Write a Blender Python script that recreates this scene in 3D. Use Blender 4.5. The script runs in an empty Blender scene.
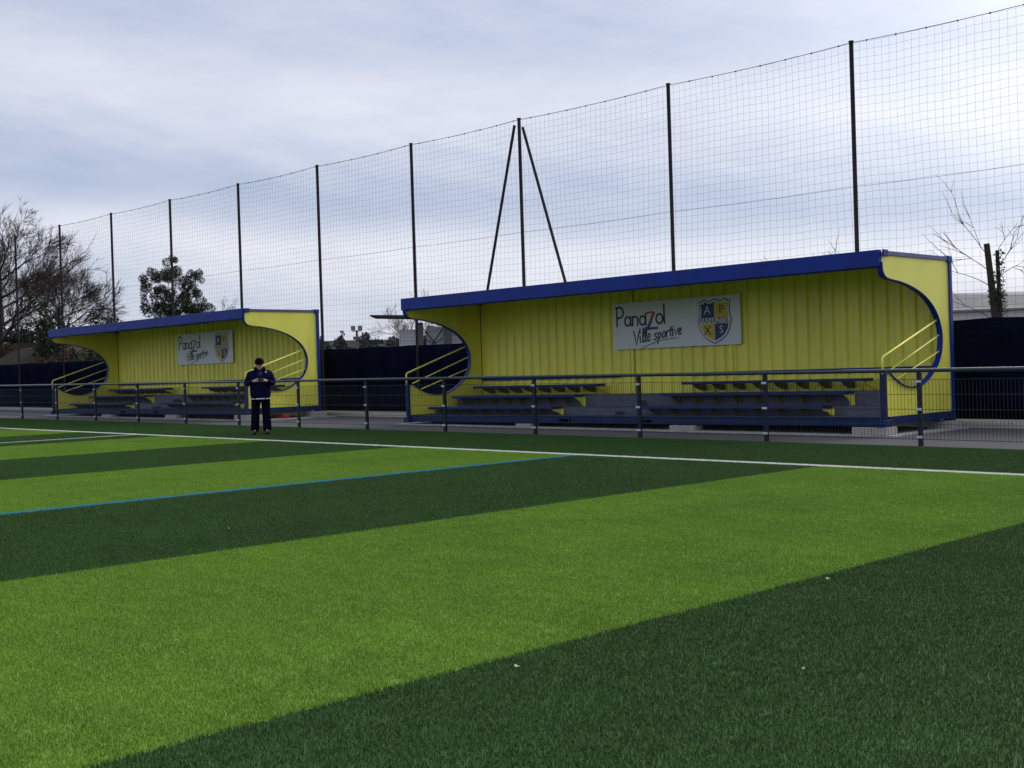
import bpy, bmesh, math, random
import numpy as np
from mathutils import Vector, Matrix, noise as mnoise
random.seed(7); rng = np.random.default_rng(7)
S = bpy.context.scene; C = S.collection
# ---------------------------------------------------------------- site survey (metres)
G0 = -0.0081; X0 = -22.01; YF = 18.13; ZB = 0.057            # ground falls gently along the touchline
FX = -40.65; FYF = 17.90; FZB = 0.222
L, W, H = 12.19, 2.44, 2.89
TY = 12.93; FY = 16.45; PY = 21.3
def G(x): return G0 * (x - X0)
# ---------------------------------------------------------------- materials
def mat(name, col, rough=.6, metal=0, spec=.5, var=0.0, vscale=3.0, bump=0, bscale=40, coat=0, dirt=None, dscale=2.0, dth=.6):
    m = bpy.data.materials.new(name); m.use_nodes = True
    nt = m.node_tree; n = nt.nodes; l = nt.links; b = n['Principled BSDF']
    b.inputs['Roughness'].default_value = rough; b.inputs['Metallic'].default_value = metal
    b.inputs['Specular IOR Level'].default_value = spec
    if coat: b.inputs['Coat Weight'].default_value = coat
    tc = n.new('ShaderNodeTexCoord'); out = None
    rgb = n.new('ShaderNodeRGB'); rgb.outputs[0].default_value = (*col, 1); out = rgb.outputs[0]
    if var:
        nz = n.new('ShaderNodeTexNoise'); nz.inputs['Scale'].default_value = vscale; nz.inputs['Detail'].default_value = 6
        l.new(tc.outputs['Object'], nz.inputs['Vector'])
        mr = n.new('ShaderNodeMapRange'); mr.inputs['From Min'].default_value = .25; mr.inputs['From Max'].default_value = .75
        mr.inputs['To Min'].default_value = 1 - var; mr.inputs['To Max'].default_value = 1 + var
        l.new(nz.outputs['Fac'], mr.inputs['Value'])
        vm = n.new('ShaderNodeVectorMath'); vm.operation = 'SCALE'; l.new(out, vm.inputs[0]); l.new(mr.outputs[0], vm.inputs['Scale']); out = vm.outputs[0]
    if dirt:
        nz = n.new('ShaderNodeTexNoise'); nz.inputs['Scale'].default_value = dscale; nz.inputs['Detail'].default_value = 8; nz.inputs['Roughness'].default_value = .65
        mp = n.new('ShaderNodeMapping'); mp.inputs['Scale'].default_value = (1, 1, .35); l.new(tc.outputs['Object'], mp.inputs[0]); l.new(mp.outputs[0], nz.inputs['Vector'])
        mr = n.new('ShaderNodeMapRange'); mr.inputs['From Min'].default_value = dth - .12; mr.inputs['From Max'].default_value = dth + .15
        mr.inputs['To Max'].default_value = .6; l.new(nz.outputs['Fac'], mr.inputs['Value'])
        mx = n.new('ShaderNodeMix'); mx.data_type = 'RGBA'; l.new(mr.outputs[0], mx.inputs[0]); l.new(out, mx.inputs[6]); mx.inputs[7].default_value = (*dirt, 1); out = mx.outputs[2]
    l.new(out, b.inputs['Base Color'])
    if bump:
        nz = n.new('ShaderNodeTexNoise'); nz.inputs['Scale'].default_value = bscale; nz.inputs['Detail'].default_value = 4
        l.new(tc.outputs['Object'], nz.inputs['Vector']); bp = n.new('ShaderNodeBump'); bp.inputs['Strength'].default_value = bump; bp.inputs['Distance'].default_value = .02
        l.new(nz.outputs['Fac'], bp.inputs['Height']); l.new(bp.outputs[0], b.inputs['Normal'])
    return m
YEL = (.80, .77, .105); BLU = (.003, .026, .25)
M = dict(
    yellow=mat('yellow_paint', YEL, .38, var=.06, vscale=1.2, dirt=(.50, .47, .08), dscale=.9, dth=.60, bump=.05, bscale=6),
    blue=mat('blue_paint', BLU, .5, spec=.22, var=.12, vscale=2.0, dirt=(.010, .018, .10), dth=.54, bump=.04, bscale=8),
    yellow_shade=mat('shaded_yellow_paint', (.16, .16, .03), .7, var=.2, vscale=4),  # bracket yellow darkened: shade under the planks is put into the colour
    benchblue=mat('bench_blue_paint', (.005, .020, .13), .5, spec=.25, var=.15, vscale=3, dirt=(.03, .04, .08), dscale=3, dth=.6),
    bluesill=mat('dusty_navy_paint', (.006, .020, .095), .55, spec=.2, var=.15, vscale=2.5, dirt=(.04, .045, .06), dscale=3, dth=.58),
    bluedull=mat('dull_blue_paint', (.07, .08, .22), .55, var=.15, vscale=5),  # duller, greyer blue than the fascia
    tread=mat('grey_steel_tread', (.085, .095, .135), .6, spec=.3, var=.15, vscale=4, bump=.2, bscale=60),
    navy=mat('navy_windscreen_cloth', (.0035, .006, .017), .95, spec=.0, var=.4, vscale=1.6, bump=.6, bscale=2.5),
    rail=mat('dark_green_powder_coat', (.008, .017, .030), .5, spec=.25, var=.1),
    railtop=mat('rail_tube_paint', (.020, .034, .048), .25, var=.15, vscale=2),
    wire=mat('wire_coat', (.010, .020, .030), .6),
    clip=mat('pale_plastic_clip', (.45, .50, .52), .5),
    pole=mat('brown_pole_paint', (.026, .022, .027), .7, spec=.15, var=.3, vscale=3),
    net=mat('net_cord', (.012, .013, .018), .9, spec=.1),
    asphalt=mat('asphalt', (.085, .083, .09), .9, var=.16, vscale=1.4, bump=.4, bscale=120),
    concrete=mat('pale_concrete', (.40, .39, .37), .9, var=.15, vscale=3, bump=.3, bscale=40, dirt=(.2, .19, .17), dth=.58),
    kerb=mat('kerb_concrete', (.45, .44, .42), .9, var=.15, vscale=2, bump=.3, bscale=40),
    sign=mat('white_sign_panel', (.60, .64, .70), .35, var=.03, vscale=2),
    ink=mat('dark_ink', (.008, .014, .04), .5), red=mat('red_ink', (.45, .05, .03), .5), teal=mat('blue_ink', (.01, .07, .22), .5),
    emb_b=mat('emblem_blue', (.01, .03, .16), .5), emb_y=mat('emblem_yellow', (.55, .42, .04), .5), emb_w=mat('emblem_white', (.60, .62, .66), .5),
    earth=mat('rough_grass_earth', (.055, .06, .028), .95, var=.35, vscale=.4, bump=.6, bscale=3),
    bank=mat('dry_bank_grass', (.055, .045, .028), .95, var=.35, vscale=.7, bump=.8, bscale=3, dirt=(.018, .030, .012), dscale=1.2, dth=.46),
    bark=mat('bark', (.035, .028, .022), .95, var=.3, vscale=6), redtwig=mat('reddish_twig', (.075, .045, .035), .95), twig=mat('twig_bark', (.050, .036, .030), .95),
    leaf=mat('dark_leaf', (.022, .036, .016), .7, spec=.2, var=.4, vscale=2), leafb=mat('bluish_leaf', (.040, .052, .035), .7, spec=.2, var=.35, vscale=1.5),
    ivy=mat('ivy_leaf', (.018, .035, .012), .6, var=.4, vscale=6),
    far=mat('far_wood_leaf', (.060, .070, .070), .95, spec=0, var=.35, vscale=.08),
    roofg=mat('grey_roof_sheet', (.28, .27, .26), .6, var=.1, vscale=.6), wallg=mat('pale_cladding', (.50, .50, .50), .6, var=.06),
    steel=mat('grey_steel', (.10, .11, .12), .5, metal=.3, var=.1), white=mat('white_panel', (.50, .52, .56), .5, var=.05),
    dark=mat('dark_steel', (.02, .02, .022), .6), lamp=mat('lamp_glass', (.2, .2, .2), .3),
    jacket=mat('navy_jacket', (.003, .005, .030), .85, spec=.08, var=.3, vscale=9, bump=.5, bscale=22),
    royal=mat('royal_blue_panel', (.006, .014, .075), .7, var=.15, vscale=8, bump=.3, bscale=25),
    trous=mat('dark_trousers', (.003, .004, .014), .9, spec=.05, var=.2, bump=.4, bscale=20),
    skin=mat('skin', (.55, .35, .26), .55, var=.06, vscale=12), hair=mat('grey_hair', (.10, .09, .085), .8), cap=mat('black_cap', (.004, .004, .007), .9, spec=.03),
    shoe=mat('dark_shoe', (.012, .013, .016), .5), shirt=mat('white_shirt', (.6, .6, .62), .8), phone=mat('black_phone', (.01, .01, .012), .2),
    redp=mat('red_plastic', (.35, .02, .02), .5), straw2=mat('dry_stems', (.095, .070, .042), .95, spec=.1, var=.4, vscale=2), straw=mat('pale_scrap', (.55, .53, .45), .8), oldleaf=mat('dark_leaf_litter', (.02, .03, .02), .8),
)
# ---------------------------------------------------------------- mesh helpers
class MB:
    def __init__(s): s.v = []; s.f = []
    def add(s, vs, fs):
        k = len(s.v); s.v += [tuple(v) for v in vs]; s.f += [tuple(i + k for i in f) for f in fs]; return s
    def box(s, x0, x1, y0, y1, z0, z1):
        return s.add([(x0, y0, z0), (x1, y0, z0), (x1, y1, z0), (x0, y1, z0), (x0, y0, z1), (x1, y0, z1), (x1, y1, z1), (x0, y1, z1)],
                     [(0, 3, 2, 1), (4, 5, 6, 7), (0, 1, 5, 4), (1, 2, 6, 5), (2, 3, 7, 6), (3, 0, 4, 7)])
    def tube(s, pts, r, n=8, cap=True, r2=None):
        pts = [Vector(p) for p in pts]; rings = []; up = None
        for i, p in enumerate(pts):
            d = (pts[min(i + 1, len(pts) - 1)] - pts[max(i - 1, 0)]).normalized()
            if up is None: up = Vector((0, 0, 1)) if abs(d.z) < .9 else Vector((1, 0, 0))
            a = d.cross(up).normalized(); b = a.cross(d).normalized(); up = b
            rr = r if r2 is None else r + (r2 - r) * i / (len(pts) - 1)
            if isinstance(r, (list, tuple)): rr = r[i]
            rings.append([p + (a * math.cos(t) + b * math.sin(t)) * rr for t in [2 * math.pi * k / n for k in range(n)]])
        vs = [v for R in rings for v in R]; fs = []
        for i in range(len(pts) - 1):
            for k in range(n): fs.append((i * n + k, i * n + (k + 1) % n, (i + 1) * n + (k + 1) % n, (i + 1) * n + k))
        if cap: fs.append(tuple(range(n))[::-1]); fs.append(tuple((len(pts) - 1) * n + k for k in range(n)))
        return s.add(vs, fs)
    def prism(s, poly, axis, a, b):       # 2-D polygon extruded along axis 0=x 1=y 2=z
        def P(u, v, w): return {0: (w, u, v), 1: (u, w, v), 2: (u, v, w)}[axis]
        n = len(poly)
        return s.add([P(u, v, a) for u, v in poly] + [P(u, v, b) for u, v in poly],
                     [tuple(range(n)), tuple(range(n, 2 * n))[::-1]] + [(i, i + n, (i + 1) % n + n, (i + 1) % n) for i in range(n)])
    def build(s, name, m, parent=None, bevel=0, smooth=False, loc=None):
        me = bpy.data.meshes.new(name); me.from_pydata(s.v, [], s.f); me.update()
        bm = bmesh.new(); bm.from_mesh(me); bmesh.ops.recalc_face_normals(bm, faces=bm.faces); bm.to_mesh(me); bm.free()
        me.materials.append(m)
        if smooth: me.polygons.foreach_set('use_smooth', [True] * len(me.polygons))
        o = bpy.data.objects.new(name, me); C.objects.link(o)
        if parent: o.parent = parent
        if loc: o.location = loc
        if bevel:
            b = o.modifiers.new('bevel', 'BEVEL'); b.width = bevel; b.segments = 2; b.limit_method = 'ANGLE'
        return o
def tag(o, label=None, cat=None, group=None, kind=None):
    if label: o['label'] = label
    if cat: o['category'] = cat
    if group: o['group'] = group
    if kind: o['kind'] = kind
    return o
def empty(name, loc, rz=0):
    o = bpy.data.objects.new(name, None); C.objects.link(o); o.location = loc; o.rotation_euler.z = rz; o.empty_display_size = .3; return o
def copy_tree(o, parent=None):
    c = o.copy(); C.objects.link(c); c.parent = parent
    for ch in [x for x in C.objects if x.parent == o]: copy_tree(ch, c)
    return c
def catmull(P, k=6, closed=False):
    out = []; n = len(P)
    for i in range(n - 1):
        p0, p1, p2, p3 = P[max(i - 1, 0)], P[i], P[i + 1], P[min(i + 2, n - 1)]
        for j in range(k):
            t = j / k; out.append(tuple(.5 * (2 * b + (c - a) * t + (2 * a - 5 * b + 4 * c - d) * t * t + (3 * b - a - 3 * c + d) * t ** 3) for a, b, c, d in zip(p0, p1, p2, p3)))
    out.append(tuple(P[-1])); return out
# ---------------------------------------------------------------- camera
f_px, yaw, pitch, roll, ch = 1215.8, -.7946, -.0087, -.0314, 1.12
F = Vector((math.sin(yaw) * math.cos(pitch), math.cos(yaw) * math.cos(pitch), math.sin(pitch)))
R = Vector((math.cos(yaw), -math.sin(yaw), 0)); U = R.cross(F)
R2 = R * math.cos(roll) + U * math.sin(roll); U2 = -R * math.sin(roll) + U * math.cos(roll)
cd = bpy.data.cameras.new('camera'); cam = bpy.data.objects.new('camera', cd); C.objects.link(cam)
cam.matrix_world = Matrix(((R2.x, U2.x, -F.x, 0), (R2.y, U2.y, -F.y, 0), (R2.z, U2.z, -F.z, ch), (0, 0, 0, 1)))
cd.sensor_width = 36; cd.lens = f_px * 36 / 1024; cd.clip_end = 4000; cd.clip_start = .1
S.camera = cam
# ---------------------------------------------------------------- light and sky
sun_az = math.radians(12); sun_el = math.radians(34)      # azimuth from +Y toward +X
sd = Vector((math.sin(sun_az) * math.cos(sun_el), math.cos(sun_az) * math.cos(sun_el), math.sin(sun_el)))
ld = bpy.data.lights.new('sun', 'SUN'); ld.energy = 1.5; ld.angle = math.radians(35); ld.color = (1, .96, .9)
lo = bpy.data.objects.new('sun', ld); C.objects.link(lo); lo.rotation_euler = sd.to_track_quat('Z', 'Y').to_euler()
w = bpy.data.worlds.new('World'); S.world = w; w.use_nodes = True; nt = w.node_tree; n = nt.nodes; l = nt.links
bg = n['Background']; bg.inputs['Strength'].default_value = .1
sky = n.new('ShaderNodeTexSky'); sky.sky_type = 'NISHITA'; sky.sun_disc = False; sky.sun_elevation = sun_el; sky.sun_rotation = sun_az
def math_(op, a, b=None, c=None, clamp=False):
    x = n.new('ShaderNodeMath'); x.operation = op; x.use_clamp = clamp
    for i, q in enumerate((a, b, c)):
        if q is None: continue
        if isinstance(q, (int, float)): x.inputs[i].default_value = q
        else: l.new(q, x.inputs[i])
    return x.outputs[0]
def dot_(v, vec):
    x = n.new('ShaderNodeVectorMath'); x.operation = 'DOT_PRODUCT'; l.new(v, x.inputs[0]); x.inputs[1].default_value = vec; return x.outputs['Value']
tc = n.new('ShaderNodeTexCoord'); D = tc.outputs['Generated']
sep = n.new('ShaderNodeSeparateXYZ'); l.new(D, sep.inputs[0])
az = math_('ARCTAN2', dot_(D, (.70, .714, 0)), dot_(D, (-.714, .70, 0)))     # angle from the north-west
el = math_('ARCSINE', sep.outputs[2])
def noise(sx, sy, shear, scale, det, rough=.55, off=0):
    cx = n.new('ShaderNodeCombineXYZ'); l.new(math_('MULTIPLY', az, sx), cx.inputs[0])
    l.new(math_('MULTIPLY', math_('ADD', el, math_('MULTIPLY', az, shear)), sy), cx.inputs[1]); cx.inputs[2].default_value = off
    z = n.new('ShaderNodeTexNoise'); z.inputs['Scale'].default_value = scale; z.inputs['Detail'].default_value = det; z.inputs['Roughness'].default_value = rough
    l.new(cx.outputs[0], z.inputs['Vector']); return z.outputs['Fac']
nA = noise(1.0, 4.0, .10, 2.2, 3, .5, 3.1); nB = noise(1.6, 7.5, .22, 3.2, 6, .55, 1.7); nC = noise(2.5, 9.0, -.10, 5, 8, .62, 6.3)
t = math_('ADD', math_('ADD', el, .042), math_('MULTIPLY', az, .075))
t = math_('ADD', t, math_('MULTIPLY', math_('SUBTRACT', nA, .5), .07))
t = math_('ADD', t, math_('MULTIPLY', math_('SUBTRACT', nB, .5), .035))
ramp = n.new('ShaderNodeValToRGB'); cr = ramp.color_ramp; cr.interpolation = 'B_SPLINE'
stops = [(0, .66), (.05, .60), (.085, .48), (.105, .52), (.128, .86), (.145, .80), (.165, .34), (.185, .20), (.21, .36), (.24, .78), (.27, .74), (.31, .30), (.36, .45), (.55, .6), (1, .6)]
while len(cr.elements) < len(stops): cr.elements.new(.5)
for e, (p, v) in zip(cr.elements, stops): e.position = p; e.color = (v, v, v, 1)
l.new(t, ramp.inputs[0])
cl = math_('ADD', ramp.outputs[0], math_('MULTIPLY', math_('SUBTRACT', nC, .5), .36))
cl = math_('ADD', cl, math_('MULTIPLY', math_('SUBTRACT', nB, .5), .55), clamp=True)
mix = n.new('ShaderNodeMix'); mix.data_type = 'RGBA'; l.new(cl, mix.inputs[0])
mix.inputs[6].default_value = (2.5, 3.05, 4.4, 1); mix.inputs[7].default_value = (6.3, 6.3, 6.8, 1)
mx2 = n.new('ShaderNodeMix'); mx2.data_type = 'RGBA'; mx2.inputs[0].default_value = .88; l.new(sky.outputs[0], mx2.inputs[6]); l.new(mix.outputs[2], mx2.inputs[7])
glow = math_('POWER', math_('MAXIMUM', dot_(D, tuple(Vector((-.33, .90, .30)).normalized())), 0), 60)
gl = n.new('ShaderNodeVectorMath'); gl.operation = 'SCALE'; gl.inputs[0].default_value = (2.4, 2.35, 2.3); l.new(glow, gl.inputs['Scale'])
ad = n.new('ShaderNodeVectorMath'); ad.operation = 'ADD'; l.new(mx2.outputs[2], ad.inputs[0]); l.new(gl.outputs[0], ad.inputs[1])
l.new(ad.outputs[0], bg.inputs['Color'])
S.view_settings.view_transform = 'Standard'; S.view_settings.look = 'None'; S.view_settings.gamma = 1; S.view_settings.exposure = .55
# ---------------------------------------------------------------- pitch
def pitch_material():
    m = bpy.data.materials.new('artificial_turf'); m.use_nodes = True; nt = m.node_tree; n = nt.nodes; l = nt.links; b = n['Principled BSDF']
    def mt(op, a, bb=None, c=None, clamp=False):
        x = n.new('ShaderNodeMath'); x.operation = op; x.use_clamp = clamp
        for i, q in enumerate((a, bb, c)):
            if q is None: continue
            if isinstance(q, (int, float)): x.inputs[i].default_value = q
            else: l.new(q, x.inputs[i])
        return x.outputs[0]
    g = n.new('ShaderNodeNewGeometry'); P = g.outputs['Position']; s = n.new('ShaderNodeSeparateXYZ'); l.new(P, s.inputs[0]); x, y = s.outputs[0], s.outputs[1]
    def nz(scale, det=3, vec=None, st=None):
        q = n.new('ShaderNodeTexNoise'); q.inputs['Scale'].default_value = scale; q.inputs['Detail'].default_value = det
        if st:
            mp = n.new('ShaderNodeMapping'); mp.inputs['Scale'].default_value = st; l.new(P, mp.inputs[0]); l.new(mp.outputs[0], q.inputs['Vector'])
        else: l.new(P, q.inputs['Vector'])
        return q.outputs['Fac']
    xj = mt('ADD', x, mt('MULTIPLY', mt('SUBTRACT', nz(.6, 2), .5), .03)); xj = mt('ADD', xj, mt('MULTIPLY', mt('SUBTRACT', nz(45, 2), .5), .03))
    st = mt('FLOORED_MODULO', mt('FLOOR', mt('DIVIDE', mt('ADD', xj, 3.91), 3.95)), 2)
    infield = mt('LESS_THAN', y, TY)
    st = mt('MULTIPLY', st, infield)
    def mixc(fac, a, bcol):
        q = n.new('ShaderNodeMix'); q.data_type = 'RGBA'; l.new(fac, q.inputs[0])
        for i, c in ((6, a), (7, bcol)):
            if isinstance(c, tuple): q.inputs[i].default_value = (*c, 1)
            else: l.new(c, q.inputs[i])
        return q.outputs[2]
    mr = n.new('ShaderNodeMapRange'); mr.inputs['From Min'].default_value = .32; mr.inputs['From Max'].default_value = .68; l.new(nz(170, 3), mr.inputs[0]); fine = mr.outputs[0]
    dark = mixc(fine, (.009, .044, .005), (.080, .176, .036))
    light = mixc(fine, (.072, .178, .010), (.292, .460, .052))
    col = mixc(st, dark, light)
    var = mt('ADD', mt('MULTIPLY', nz(.9, 5), .5), mt('MULTIPLY', nz(5.0, 4, st=(.6, 1.6, 1)), .5))
    mr = n.new('ShaderNodeMapRange'); mr.inputs['From Min'].default_value = .35; mr.inputs['From Max'].default_value = .65; mr.inputs['To Min'].default_value = .86; mr.inputs['To Max'].default_value = 1.14; l.new(var, mr.inputs[0])
    vm = n.new('ShaderNodeVectorMath'); vm.operation = 'SCALE'; l.new(col, vm.inputs[0]); l.new(mr.outputs[0], vm.inputs['Scale']); col = vm.outputs[0]
    def band(c, pos, hw, jit=.012):
        return mt('LESS_THAN', mt('ABSOLUTE', mt('ADD', mt('SUBTRACT', c, pos), mt('MULTIPLY', mt('SUBTRACT', nz(30, 2), .5), jit * 2))), hw)
    blue = mt('MULTIPLY', band(x, -11.81, .07), infield)
    col = mixc(blue, col, (.06, .33, .45))
    wl = mt('MULTIPLY', band(x, -25.0, .06), infield)
    col = mixc(mt('MAXIMUM', wl, band(y, TY, .08)), col, (.80, .82, .76))
    l.new(col, b.inputs['Base Color']); b.inputs['Roughness'].default_value = .5; b.inputs['Specular IOR Level'].default_value = .18
    return m
pm = pitch_material()
tilt = math.atan(-G0)
m_ = MB(); m_.add([(-75, -12, 0), (35, -12, 0), (35, 16.36 , 0), (-75, 16.36, 0)], [(0, 1, 2, 3)])
o = m_.build('pitch', pm, loc=(X0, 0, -.004)); o.rotation_euler.y = tilt; tag(o, kind='structure')
# one square metre of fibres, laid edge to edge over the pitch by geometry nodes
N = 26000
bx = rng.uniform(-.5, .5, N); by = rng.uniform(-.5, .5, N); ang = rng.uniform(0, 2 * math.pi, N); ln = rng.uniform(.010, .021, N)
# tufts leaning in clumps
lean_dir = rng.uniform(0, 6.28, N); lean = rng.uniform(.1, .9, N)
w_ = rng.uniform(.0008, .0014, N)
ca, sa = np.cos(ang), np.sin(ang); lx, ly = np.cos(lean_dir) * lean, np.sin(lean_dir) * lean
V = np.zeros((N, 5, 3))
V[:, 0] = np.stack([bx - ca * w_, by - sa * w_, 0 * bx], 1); V[:, 1] = np.stack([bx + ca * w_, by + sa * w_, 0 * bx], 1)
mx_, my_, mz_ = bx + lx * ln * .30, by + ly * ln * .30, ln * .62
V[:, 2] = np.stack([mx_ + ca * w_ * .85, my_ + sa * w_ * .85, mz_], 1); V[:, 3] = np.stack([mx_ - ca * w_ * .85, my_ - sa * w_ * .85, mz_], 1)
V[:, 4] = np.stack([bx + lx * ln * .95, by + ly * ln * .95, ln * (1 - .35 * lean)], 1)
me = bpy.data.meshes.new('artificial_turf'); i0 = np.arange(N) * 5
quads = np.stack([i0, i0 + 1, i0 + 2, i0 + 3], 1); tris = np.stack([i0 + 3, i0 + 2, i0 + 4], 1)
me.vertices.add(N * 5); me.vertices.foreach_set('co', V.reshape(-1))
me.loops.add(N * 7); me.polygons.add(N * 2)
me.loops.foreach_set('vertex_index', np.concatenate([quads.reshape(-1), tris.reshape(-1)]))
me.polygons.foreach_set('loop_start', np.concatenate([np.arange(N) * 4, N * 4 + np.arange(N) * 3]))
me.update(calc_edges=True); me.validate(); me.materials.append(pm)
turf = bpy.data.objects.new('artificial_turf', me); C.objects.link(turf)
tag(turf, 'short two-tone green artificial turf fibres of the pitch with painted lines', 'turf', kind='stuff')
NX, NY = 74, 20
turf.location = (X0, 0, -.003); turf.rotation_euler.y = tilt
ng = bpy.data.node_groups.new('lay_turf', 'GeometryNodeTree')
ng.interface.new_socket('Geometry', in_out='INPUT', socket_type='NodeSocketGeometry'); ng.interface.new_socket('Geometry', in_out='OUTPUT', socket_type='NodeSocketGeometry')
gi = ng.nodes.new('NodeGroupInput'); go = ng.nodes.new('NodeGroupOutput'); gr = ng.nodes.new('GeometryNodeMeshGrid')
gr.inputs['Size X'].default_value = NX - 1; gr.inputs['Size Y'].default_value = NY - 1; gr.inputs['Vertices X'].default_value = NX; gr.inputs['Vertices Y'].default_value = NY
tr = ng.nodes.new('GeometryNodeTransform'); tr.inputs['Translation'].default_value = (-46 + NX / 2, 16.3 - NY / 2, 0)
ip = ng.nodes.new('GeometryNodeInstanceOnPoints'); rv = ng.nodes.new('FunctionNodeRandomValue'); rv.data_type = 'INT'; rv.inputs['Min'].default_value = 0; rv.inputs['Max'].default_value = 3
mu = ng.nodes.new('ShaderNodeMath'); mu.operation = 'MULTIPLY'; mu.inputs[1].default_value = math.pi / 2
cb = ng.nodes.new('ShaderNodeCombineXYZ')
L_ = ng.links; L_.new(gr.outputs['Mesh'], tr.inputs['Geometry']); L_.new(tr.outputs[0], ip.inputs['Points']); L_.new(gi.outputs[0], ip.inputs['Instance'])
L_.new(rv.outputs['Value'] if False else [s for s in rv.outputs if s.enabled][0], mu.inputs[0]); L_.new(mu.outputs[0], cb.inputs[2]); L_.new(cb.outputs[0], ip.inputs['Rotation']); L_.new(ip.outputs[0], go.inputs[0])
md = turf.modifiers.new('lay_turf', 'NODES'); md.node_group = ng
# ---------------------------------------------------------------- ground, path, slabs
xs = [-2500, -600, -200, -90] + list(range(-80, 21, 10)) + [60, 200, 600, 2500]; ys = [-600, -100, -12, 30, 60, 150, 500, 3000]
vs = [(x, y, G(min(max(x, -80), 20)) - .03) for y in ys for x in xs]; k = len(xs)
MB().add(vs, [(j * k + i, j * k + i + 1, (j + 1) * k + i + 1, (j + 1) * k + i) for j in range(len(ys) - 1) for i in range(k - 1)]).build('ground', M['earth'])['kind'] = 'structure'
def slope_sheet(name, x0, x1, y0, y1, h0, h1, m):
    b = MB(); b.add([(x0, y0, G(x0) + h0), (x1, y0, G(x1) + h0), (x1, y1, G(x1) + h0), (x0, y1, G(x0) + h0), (x0, y0, G(x0) + h1), (x1, y0, G(x1) + h1), (x1, y1, G(x1) + h1), (x0, y1, G(x0) + h1)],
                    [(0, 3, 2, 1), (4, 5, 6, 7), (0, 1, 5, 4), (1, 2, 6, 5), (2, 3, 7, 6), (3, 0, 4, 7)])
    o = b.build(name, m); o['kind'] = 'structure'; return o
slope_sheet('path', -95, 13, 16.362, 20.95, -.025, 0.0, M['asphalt'])
slope_sheet('slab', X0 - .25, X0 + L + .18, YF - .12, YF + W + .12, -.02, .028, M['concrete'])
slope_sheet('slab', FX - .6, FX + L + .55, FYF - .12, FYF + W + .12, -.02, .028, M['concrete'])
slope_sheet('kerb', -95, 13, 20.96, 21.12, -.02, .10, M['kerb'])
slope_sheet('path', -95, 13, 21.12, 21.9, -.02, .06, M['earth'])
# ---------------------------------------------------------------- stroke lettering
def strokes(pl, wd, mtl, name, parent, y, close=()):
    """flat ribbons in the x-z plane, facing -y, 3 mm thick"""
    b = MB()
    for P in pl:
        P = [Vector((p[0], p[1])) for p in P]; Lf, Rt = [], []
        for i, p in enumerate(P):
            d = (P[min(i + 1, len(P) - 1)] - P[max(i - 1, 0)]).normalized(); nn = Vector((-d.y, d.x)) * wd / 2
            if i == 0: p = p - d * wd * .3
            if i == len(P) - 1: p = p + d * wd * .3
            Lf.append(p + nn); Rt.append(p - nn)
        k = len(P); vs = [(q.x, y, q.y) for q in Lf] + [(q.x, y, q.y) for q in Rt]; vs += [(a, y + .003, c) for a, _, c in vs]
        fs = []
        for i in range(k - 1):
            fs += [(i, i + 1, k + i + 1, k + i), (2 * k + i, 2 * k + i + 1, i + 1, i), (k + i, k + i + 1, 3 * k + i + 1, 3 * k + i)]
        b.add(vs, fs)
    return b.build(name, mtl, parent)
def arc(cx, cy, rx, ry, a0, a1, k=14): return [(cx + rx * math.cos(math.radians(a0 + (a1 - a0) * i / k)), cy + ry * math.sin(math.radians(a0 + (a1 - a0) * i / k))) for i in range(k + 1)]
def xf(pl, sx, sy, ox, oy, shear=0, rot=0):
    out = []
    for P in pl:
        q = []
        for (x, y) in P:
            x, y = x * sx + y * sy * shear, y * sy; q.append((x * math.cos(rot) - y * math.sin(rot) + ox, x * math.sin(rot) + y * math.cos(rot) + oy))
        out.append(q)
    return out
GL = {  # x-height 1, capital 1.9
    'P': ([[(0, 0), (0, 1.95)], [(-.12, 1.9), (.35, 1.98)] + arc(.45, 1.42, .42, .52, 80, -90) + [(.05, .86)]], 1.05),
    'a': ([arc(.4, .48, .38, .46, 60, 400), [(.78, .95), (.80, .1), (.88, 0)]], 1.05),
    'n': ([[(0, 0), (0, .95)], [(0, .6)] + arc(.34, .55, .34, .38, 160, 0) + [(.68, 0)]], .92),
    'o': ([arc(.44, .48, .42, .48, 90, 450)], 1.05),
    'l': ([[(0, 1.9), (0, .12), (.08, 0)]], .3),
    'V': ([[(-.1, 1.75), (.12, .9), (.3, -.25), (.62, .9), (1.0, 1.9)]], .95),
    'i': ([[(0, .9), (.02, .15), (.14, 0)], [(.07, 1.35), (.10, 1.42)]], .36),
    'L': ([catmull([(0, .1), (.25, .9), (.33, 1.75), (.2, 1.85), (.1, .9), (.15, .1), (.32, .05)], 4)], .42),
    'e': ([catmull([(0, .45), (.4, .6), (.42, .9), (.2, .95), (.03, .5), (.12, .05), (.5, .15)], 4)], .62),
    's': ([catmull([(.55, .9), (.25, .95), (.15, .65), (.45, .4), (.35, .05), (0, .05)], 4)], .72),
    'p': ([[(.1, .9), (0, -.65)], catmull([(.08, .7), (.35, .95), (.55, .6), (.3, .1), (.05, .2)], 4)], .75),
    'q': ([catmull([(.35, .95), (.05, .6), (.2, .05), (.55, .4), (.5, .85), (.3, .95)], 4)], .72),
    'r': ([[(.05, .9), (.05, 0)], catmull([(.05, .55), (.25, .9), (.5, .9)], 4)], .6),
    't': ([[(.25, 1.5), (.12, .2), (.3, .05)], [(-.1, .95), (.6, 1.05)]], .52),
    'v': ([[(0, .9), (.25, .05), (.6, .95)]], .72),
}
def word(s, x=0):
    out = []
    for ch in s:
        g, adv = GL[ch]; out += [[(px + x, py) for px, py in P] for P in g]; x += adv
    return out, x
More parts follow.
